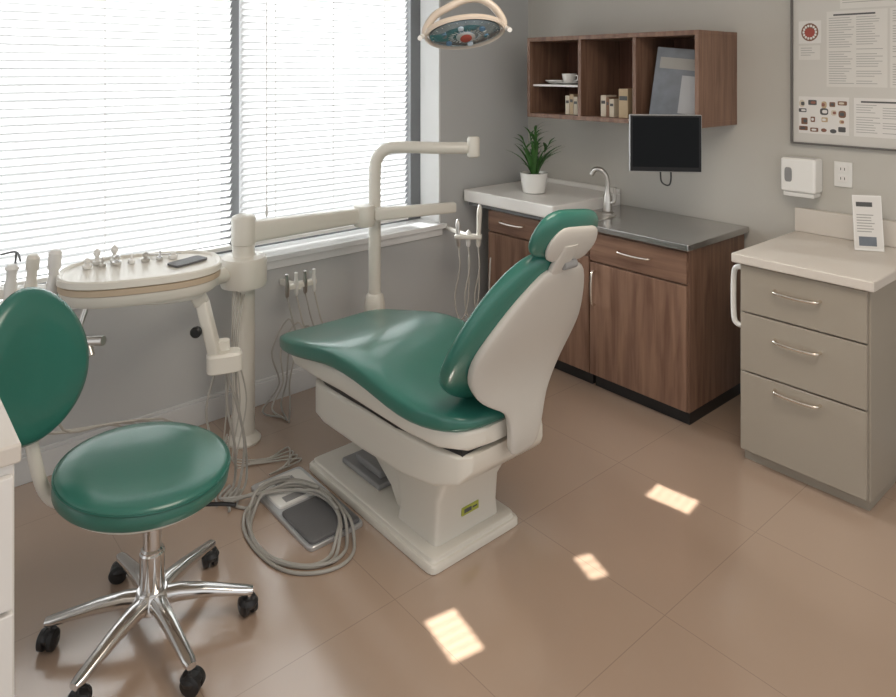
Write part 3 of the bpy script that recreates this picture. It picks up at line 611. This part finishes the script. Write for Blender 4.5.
# ---------------- drawer cabinet ----------------
dc=thing('drawer_cabinet',(-1.23,3.28,0),'beige three-drawer cabinet with nickel handles','cabinet')
dx0,dx1=-1.485,-0.970; DF=2.94
bm=newbm(); bx(bm,dx0,dx1,DF+0.02,NY-0.02,0.045,0.862); fin(bm,'body',M_beige,parent=dc,bevel=0.003)
bm=newbm(); bx(bm,dx0+0.01,dx1-0.012,DF+0.04,NY-0.03,0,0.045); fin(bm,'plinth',M_beige,parent=dc)
for z0,z1,hz in [(0.655,0.855,0.775),(0.40,0.648,0.57),(0.055,0.393,0.36)]:
    bm=newbm(); bx(bm,dx0+0.012,dx1-0.008,DF,DF+0.0195,z0,z1); d=fin(bm,'drawer',M_beige,parent=dc,bevel=0.003)
    pull(d,-1.325,-1.145,DF,hz,r=0.0065)
bm=newbm(); xx=dx0; tube(bm,[(xx+0.001,3.0,0.825),(xx-0.03,3.0,0.825),(xx-0.048,3.0,0.80),(xx-0.052,3.0,0.70),(xx-0.048,3.0,0.595),(xx-0.03,3.0,0.57),(xx+0.001,3.0,0.57)],0.012,14,6); fin(bm,'side_rail',M_plas2,parent=dc)
wt=thing('beige_worktop',(-1.23,3.27,0.862),'pale beige worktop with low backsplash','worktop')
bm=newbm(); bx(bm,-1.505,-0.945,2.915,NY-0.004,0.8625,0.903); fin(bm,'slab',M_beiget,parent=wt,bevel=0.006)
bm=newbm(); bx(bm,-1.505,-0.945,NY-0.03,NY-0.004,0.9035,1.02); fin(bm,'backsplash',M_beiget,parent=wt,bevel=0.004)
lh=thing('leaflet_stand',(-1.12,3.40,0.9035),'white information card standing on the worktop','card')
LM=Matrix.Translation(V((-1.12,3.40,0.9055)))@Matrix.Rotation(math.radians(35),4,'Z')@Matrix.Rotation(math.radians(-10),4,'X')
bm=newbm(); bx(bm,-0.058,0.058,0,0.004,0,0.24,M=LM); tube(bm,[LM@V((0,0.006,0.17)),LM@V((0,0.09,0.02))],0.004,8,2,sm=False); fin(bm,'card_back',M_ceram,parent=lh)
bm=newbm(); bx(bm,-0.054,0.054,-0.0015,-0.0002,0.01,0.235,M=LM)
for i in range(7):
    w=random.uniform(0.03,0.048); bx(bm,-0.045,-0.045+w*1.9,-0.002,-0.0016,0.08+0.012*i,0.084+0.012*i,1,M=LM)
bx(bm,-0.045,0.02,-0.002,-0.0016,0.19,0.21,2,M=LM); bx(bm,-0.04,0.03,-0.002,-0.0016,0.02,0.06,3,M=LM)
fin(bm,'printed_card',[M_paper,M_inkg,M_ink,M_mag],parent=lh)

dp=thing('wall_dispenser',(-1.475,3.53,1.08),'white wall-mounted paper towel dispenser','dispenser')
bm=newbm(); bx(bm,-1.545,-1.38,3.48,NY-0.002,1.105,1.272); fin(bm,'housing',M_ceram,parent=dp,bevel=0.014)
bm=newbm(); bx(bm,-1.535,-1.39,3.49,NY-0.004,1.083,1.1045); fin(bm,'outlet',M_plas2,parent=dp,bevel=0.006)
bm=newbm(); slab(bm,(-1.505,1.19),0.018,0.035,4,[(0,0),(0.002,0.003)],m=0); fin(bm,'sight_window',M_grey,parent=dp,M=Matrix(((1,0,0,0),(0,0,-1,3.4795),(0,1,0,0),(0,0,0,1))))
so=thing('wall_socket',(-1.29,3.575,1.15),'white wall socket plate above the worktop','socket')
bm=newbm(); bx(bm,-1.33,-1.25,NY-0.01,NY-0.001,1.145,1.265); fin(bm,'plate',M_plas2,parent=so,bevel=0.003)
bm=newbm()
for zz in (1.17,1.215): bx(bm,-1.31,-1.27,NY-0.013,NY-0.0101,zz,zz+0.032); 
fin(bm,'socket_face',M_white,parent=so,bevel=0.001)
bm=newbm()
for zz in (1.18,1.225):
    bx(bm,-1.30,-1.297,NY-0.0136,NY-0.0131,zz,zz+0.012); bx(bm,-1.283,-1.28,NY-0.0136,NY-0.0131,zz,zz+0.012)
fin(bm,'slot',M_black,parent=so)

ps=thing('notice_board',(-1.19,3.57,1.315),'framed dental information poster on the wall','poster')
px0,px1,pz0,pz1=-1.525,-0.80,1.335,2.17; fyy=NY-0.03
bm=newbm(); w=0.009
bx(bm,px0,px1,fyy,NY-0.001,pz0,pz0+w); bx(bm,px0,px1,fyy,NY-0.001,pz1-w,pz1); bx(bm,px0,px0+w,fyy,NY-0.001,pz0+w,pz1-w); bx(bm,px1-w,px1,fyy,NY-0.001,pz0+w,pz1-w)
fin(bm,'frame',mat('frame_metal',(0.16,0.15,0.14),0.4,metal=0.5),parent=ps,bevel=0.002)
bm=newbm(); bx(bm,px0+w,px1-w,NY-0.015,NY-0.002,pz0+w,pz1-w); fin(bm,'backing_board',M_board,parent=ps)
py=NY-0.0155
M_board2=mat('sheet_pale',(0.70,0.68,0.64),0.8)
def paper(x0,x1,z0,z1,lines=True,cols=1,head=False,nm='paper_sheet',pm=None):
    bm=newbm(); bx(bm,x0,x1,py-0.001,py,z0,z1)
    if lines:
        cw=(x1-x0-0.02)/cols
        for c in range(cols):
            z=z1-0.014-(0.02 if head else 0)
            while z>z0+0.012:
                if random.random()<0.88:
                    bx(bm,x0+0.01+c*cw,x0+0.01+c*cw+cw*random.uniform(0.55,0.93),py-0.0014,py-0.0011,z,z+0.0028,1)
                z-=0.0115
    if head: bx(bm,x0+0.03,x1-0.05,py-0.0014,py-0.0011,z1-0.022,z1-0.014,2)
    return fin(bm,nm,[pm or M_board2,M_inkg,M_ink],parent=ps)
paper(-1.36,-1.10,1.62,1.98,True,2,True)
paper(-1.09,-0.86,1.62,1.98,True,2,False)
paper(-1.30,-0.95,1.99,2.12,True,1,True)
paper(-1.49,-1.385,1.83,1.94,False,pm=M_paper)
paper(-1.49,-1.39,1.75,1.82,True)
paper(-1.24,-1.0,1.39,1.57,True,2,True,pm=M_paper)
paper(-1.49,-1.26,1.39,1.57,False,nm='photo_sheet',pm=M_paper)
mm=Matrix(((1,0,0,0),(0,0,-1,0),(0,1,0,0),(0,0,0,1)))
bm=newbm()
slab(bm,(-1.4375,1.885),0.040,0.044,2,[(0,-py+0.0012),(0,-py+0.0016)],m=0)
slab(bm,(-1.4375,1.882),0.024,0.022,2.4,[(0,-py+0.0018),(0,-py+0.002)],m=2)
for k in range(14):
    a=2*math.pi*k/14; slab(bm,(-1.4375+0.029*math.cos(a),1.885+0.031*math.sin(a)),0.005,0.006,3,[(0,-py+0.0018),(0,-py+0.0022)],m=1,seg=10)
fin(bm,'mouth_diagram',[M_brown,M_paper,M_red],parent=ps,M=mm)
bm=newbm(); dr=mat('dull_red',(0.28,0.12,0.09),0.7)
zi=0
for i in range(5):
    for j in range(4):
        if random.random()<0.15: continue
        cx=-1.466+0.045*i+random.uniform(-.008,.008); cz=1.412+0.042*j+random.uniform(-.007,.007); a=random.uniform(0.010,0.021); b=random.uniform(0.009,0.019)
        e=zi*0.00001; zi+=1
        slab(bm,(cx,cz),a,b,random.choice((2,3,8,8)),[(0,-py+0.0012+e),(0,-py+0.0014+e)],m=random.choice((0,0,2,3,4)),seg=20)
        slab(bm,(cx+random.uniform(-.004,.004),cz),a*0.6,b*0.5,3,[(0,-py+0.0018+e),(0,-py+0.0020+e)],m=random.choice((1,2,4,5)),seg=14)
fin(bm,'tooth_pictures',[M_brown,dr,M_ink,M_book1,M_book2,M_paper],parent=ps,M=mm)

# ---------------- operating lamp ----------------
ol=thing('operating_lamp',(-1.94,1.73,1.9),'cream overhead dental operating lamp with blue-tinted reflector','lamp')
OC=V((-1.925,1.73,1.848)); tilt=Matrix.Translation(OC)@Matrix.Rotation(math.radians(49.4),4,'Z')@Matrix.Rotation(math.radians(-38),4,'X')@Matrix.Rotation(math.radians(-8),4,'Y')@Matrix.Scale(0.95,4)
LR=V((0.651,0.759,0)); LF=V((-0.759,0.651,0))
def ell(a,b,z,seg=48): return [tilt@V((a*math.cos(2*math.pi*k/seg),b*math.sin(2*math.pi*k/seg),z)) for k in range(seg)]
ring=[]
for a,b,z in [(0.147,0.082,-0.004),(0.153,0.088,0.004),(0.160,0.095,-0.004),(0.160,0.095,-0.018),(0.153,0.088,-0.024),(0.148,0.083,-0.016)]: ring.append(ell(a,b,z))
bm=newbm(); rings(bm,ring,closed=True); fin(bm,'ring_frame',M_lampb,parent=ol)
bm=newbm(); rings(bm,[ell(0.01,0.01,0.040),ell(0.06,0.036,0.036),ell(0.11,0.060,0.018),ell(0.143,0.079,-0.002),ell(0.143,0.079,-0.010),ell(0.05,0.03,-0.008)]); fin(bm,'lamp_shell',M_lampb,parent=ol)
bm=newbm(); rings(bm,[ell(0.01,0.008,-0.034),ell(0.07,0.040,-0.033),ell(0.11,0.062,-0.028),ell(0.139,0.076,-0.018),ell(0.140,0.077,-0.0102)]); fin(bm,'reflector',M_lens,parent=ol)
bm=newbm()
for k in range(24):
    a0=2*math.pi*k/24
    pa=tilt@V((0.130*math.cos(a0),0.071*math.sin(a0),-0.021)); pb=tilt@V((0.05*math.cos(a0+0.15),0.028*math.sin(a0+0.15),-0.035)); tube(bm,[pa,pb],0.0014,6,1,sm=False)
fin(bm,'reflector_rib',M_brush,parent=ol,kind='stuff')
for k in range(6):
    bm=newbm()
    a=2*math.pi*k/6+0.3; c=tilt@V((0.088*math.cos(a),0.048*math.sin(a),-0.031)); lathe(bm,[(0,0),(0.011,0),(0.011,0.004),(0,0.006)],c,tilt.to_3x3()@V((0,0,-1)),seg=14)
    fin(bm,'led_emitter',(M_lens,M_led,M_bluep)[k%3],parent=ol)
bm=newbm(); lathe(bm,[(0,0),(0.036,0),(0.036,0.006),(0.03,0.009),(0,0.010)],tilt@V((0,0,-0.033)),tilt.to_3x3()@V((0,0,-1)),seg=28,sy=0.7); lathe(bm,[(0,0.0101),(0.022,0.0101),(0.016,0.013),(0,0.014)],tilt@V((0,0,-0.033)),tilt.to_3x3()@V((0,0,-1)),seg=20,m=1); fin(bm,'centre_cap',[M_silver,M_red],parent=ol)
EL=tilt@V((-0.154,0.0,-0.008)); ER=tilt@V((0.154,0.0,-0.008)); UPV=V((0,0,1))
bm=newbm(); tube(bm,[EL,EL+UPV*0.03+LR*0.004,EL+UPV*0.075+LR*0.035,EL+UPV*0.105+LR*0.085,(EL+ER)/2+UPV*0.118,ER+UPV*0.105-LR*0.085,ER+UPV*0.075-LR*0.035,ER+UPV*0.03-LR*0.004,ER],0.015,14,6); fin(bm,'yoke',M_lampb,parent=ol)
for sg,P_ in ((-1,EL),(1,ER)):
    bm=newbm(); tube(bm,[P_,P_+LR*sg*0.015-LF*0.02-UPV*0.005,P_+LR*sg*0.018-LF*0.06-UPV*0.012],0.009,12,5); fin(bm,'grip',M_plas2,parent=ol)
bm=newbm(); top=(EL+ER)/2+UPV*0.118; tube(bm,[top,top+V((0,0.0,0.06)),top+V((0.0,0.03,0.25)),top+V((0.0,0.05,0.4)),(top.x,top.y+0.05,CZ-0.01)],0.018,12,6); lathe(bm,[(0,0),(0.07,0),(0.08,0.03),(0.08,0.045),(0,0.045)],(top.x,top.y+0.05,CZ-0.0455),seg=28); fin(bm,'suspension_arm',M_plas2,parent=ol)

# ---------------- near white cabinet at side ----------------
nc=thing('white_side_cabinet',(-1.85,0.0,0),'white side cabinet with worktop beside the stool','cabinet')
bm=newbm(); bx(bm,-2.05,-1.615,-0.4,0.248,0.06,0.92); fin(bm,'body',M_white,parent=nc,bevel=0.004)
bm=newbm(); bx(bm,-2.03,-1.64,-0.38,0.22,0.0,0.06); fin(bm,'plinth',M_beige,parent=nc)
bm=newbm(); bx(bm,-2.07,-1.60,-0.42,0.258,0.921,0.96); fin(bm,'worktop',M_beiget,parent=nc,bevel=0.006)
for z0,z1 in ((0.08,0.35),(0.36,0.63),(0.64,0.90)):
    bm=newbm(); bx(bm,-1.6145,-1.597,-0.38,0.243,z0,z1); d=fin(bm,'drawer',M_white,parent=nc,bevel=0.003)
    bm=newbm(); tube(bm,[(-1.598,0.0,z1-0.06),(-1.575,0.01,z1-0.065),(-1.57,0.09,z1-0.07),(-1.575,0.17,z1-0.065),(-1.598,0.18,z1-0.06)],0.007,8,5); fin(bm,'handle',M_nick,parent=d)

# ---------------- lights ----------------
w=bpy.data.worlds.new('World'); scene.world=w; w.use_nodes=True
bg=w.node_tree.nodes['Background']; bg.inputs[0].default_value=(1.0,1.0,1.0,1); bg.inputs[1].default_value=0.88
def sun(name,d,e,ang,col):
    l=bpy.data.lights.new(name,'SUN'); l.energy=e; l.angle=math.radians(ang); l.color=col
    o=bpy.data.objects.new(name,l); o.rotation_euler=V(d).to_track_quat('-Z','Y').to_euler(); COL.objects.link(o)
sun('daylight',(0.9,0.1,-0.42),19.0,25,(0.99,0.995,1))
def area(name,p,q,e,sx,sy,col,spread=180):
    l=bpy.data.lights.new(name,'AREA'); l.shape='RECTANGLE'; l.size=sx; l.size_y=sy; l.energy=e; l.color=col; l.spread=math.radians(spread)
    o=bpy.data.objects.new(name,l); o.location=p; o.rotation_euler=(V(q)-V(p)).to_track_quat('-Z','Y').to_euler(); COL.objects.link(o); return o
area('ceiling_fill_light',(-0.7,1.5,2.6),(-0.7,1.5,0),28,1.2,1.2,(1,0.89,0.76))  # unseen soft fill lamp, added to brighten the room
M_spot=mat('spot_black',(0.01,0.01,0.01),0.9)
AD=0.10
def sun_patch_spot(p,q,wx,wy,rot,nsl,energy):  # added unseen lamp; its slotted plate shapes a sun patch on the floor
    p=V(p); q=V(q); dist=(q-p).length; sc=AD/dist
    R=((q-p).to_track_quat('-Z','Y').to_matrix()).to_4x4()
    dx=V((math.cos(rot),math.sin(rot),0)); loc=R.to_3x3().inverted()@dx; ang=math.atan2(loc.y,loc.x)
    Mx=Matrix.Translation(p)@R@Matrix.Rotation(ang,4,'Z')
    th=thing('sun_patch_projector',p,'unseen added projector throwing a slotted sun patch on the floor','added light helper',group='added sun patch projectors')
    hx=wx*sc/2; hy=wy*sc/2; P=0.022; z0,z1=-AD-0.0004,-AD
    bm=newbm(); bx(bm,-P,-hx,-P,P,z0,z1,M=Mx); bx(bm,hx,P,-P,P,z0,z1,M=Mx); bx(bm,-hx,hx,-P,-hy,z0,z1,M=Mx); bx(bm,-hx,hx,hy,P,z0,z1,M=Mx)
    for k in range(1,nsl):
        xx=-hx+2*hx*k/nsl; sw=2*hx/nsl*0.05; bx(bm,xx-sw,xx+sw,-hy,hy,z0,z1,M=Mx)
    fin(bm,'aperture_plate',M_spot,parent=th)
    bm=newbm()
    rs=[[Mx@V((r*math.cos(2*math.pi*k/24),r*math.sin(2*math.pi*k/24),z)) for k in range(24)] for r,z in ((0.021,-AD-0.003),(0.026,-AD-0.003),(0.026,0.012),(0.004,0.012),(0.004,0.010),(0.021,0.010))]
    rings(bm,rs,closed=True); fin(bm,'housing',M_spot,parent=th)
    bm=newbm(); top=Mx@V((0,0,0.012)); tube(bm,[top,(p.x,p.y,CZ-0.002)],0.006,10,2,sm=False); fin(bm,'stem',M_spot,parent=th)
    l=bpy.data.lights.new('sun_patch_lamp','SPOT'); l.energy=energy; l.spot_size=math.radians(14); l.spot_blend=0; l.shadow_soft_size=0.0005; l.color=(1,0.94,0.85)
    o=bpy.data.objects.new('sun_patch_lamp',l); COL.objects.link(o); o.location=p; o.rotation_euler=R.to_euler()
sun_patch_spot((-1.25,1.15,2.60),(-1.582,1.378,0),0.17,0.105,math.radians(-11),5,950)
sun_patch_spot((-1.15,2.20,2.60),(-1.495,1.925,0),0.11,0.065,math.radians(-20),3,800)
sun_patch_spot((-1.25,2.75,2.60),(-1.52,2.475,0),0.17,0.105,math.radians(8),5,950)

# ---------------- camera ----------------
cd=bpy.data.cameras.new('camera'); cam=bpy.data.objects.new('camera',cd); COL.objects.link(cam)
cam.location=(0,0,1.7); cam.rotation_euler=(math.radians(90),0,math.radians(49.4))
cd.sensor_width=36; cd.lens=36*697/896; cd.shift_y=-(348.5-70)/896; cd.clip_start=0.05
scene.camera=cam
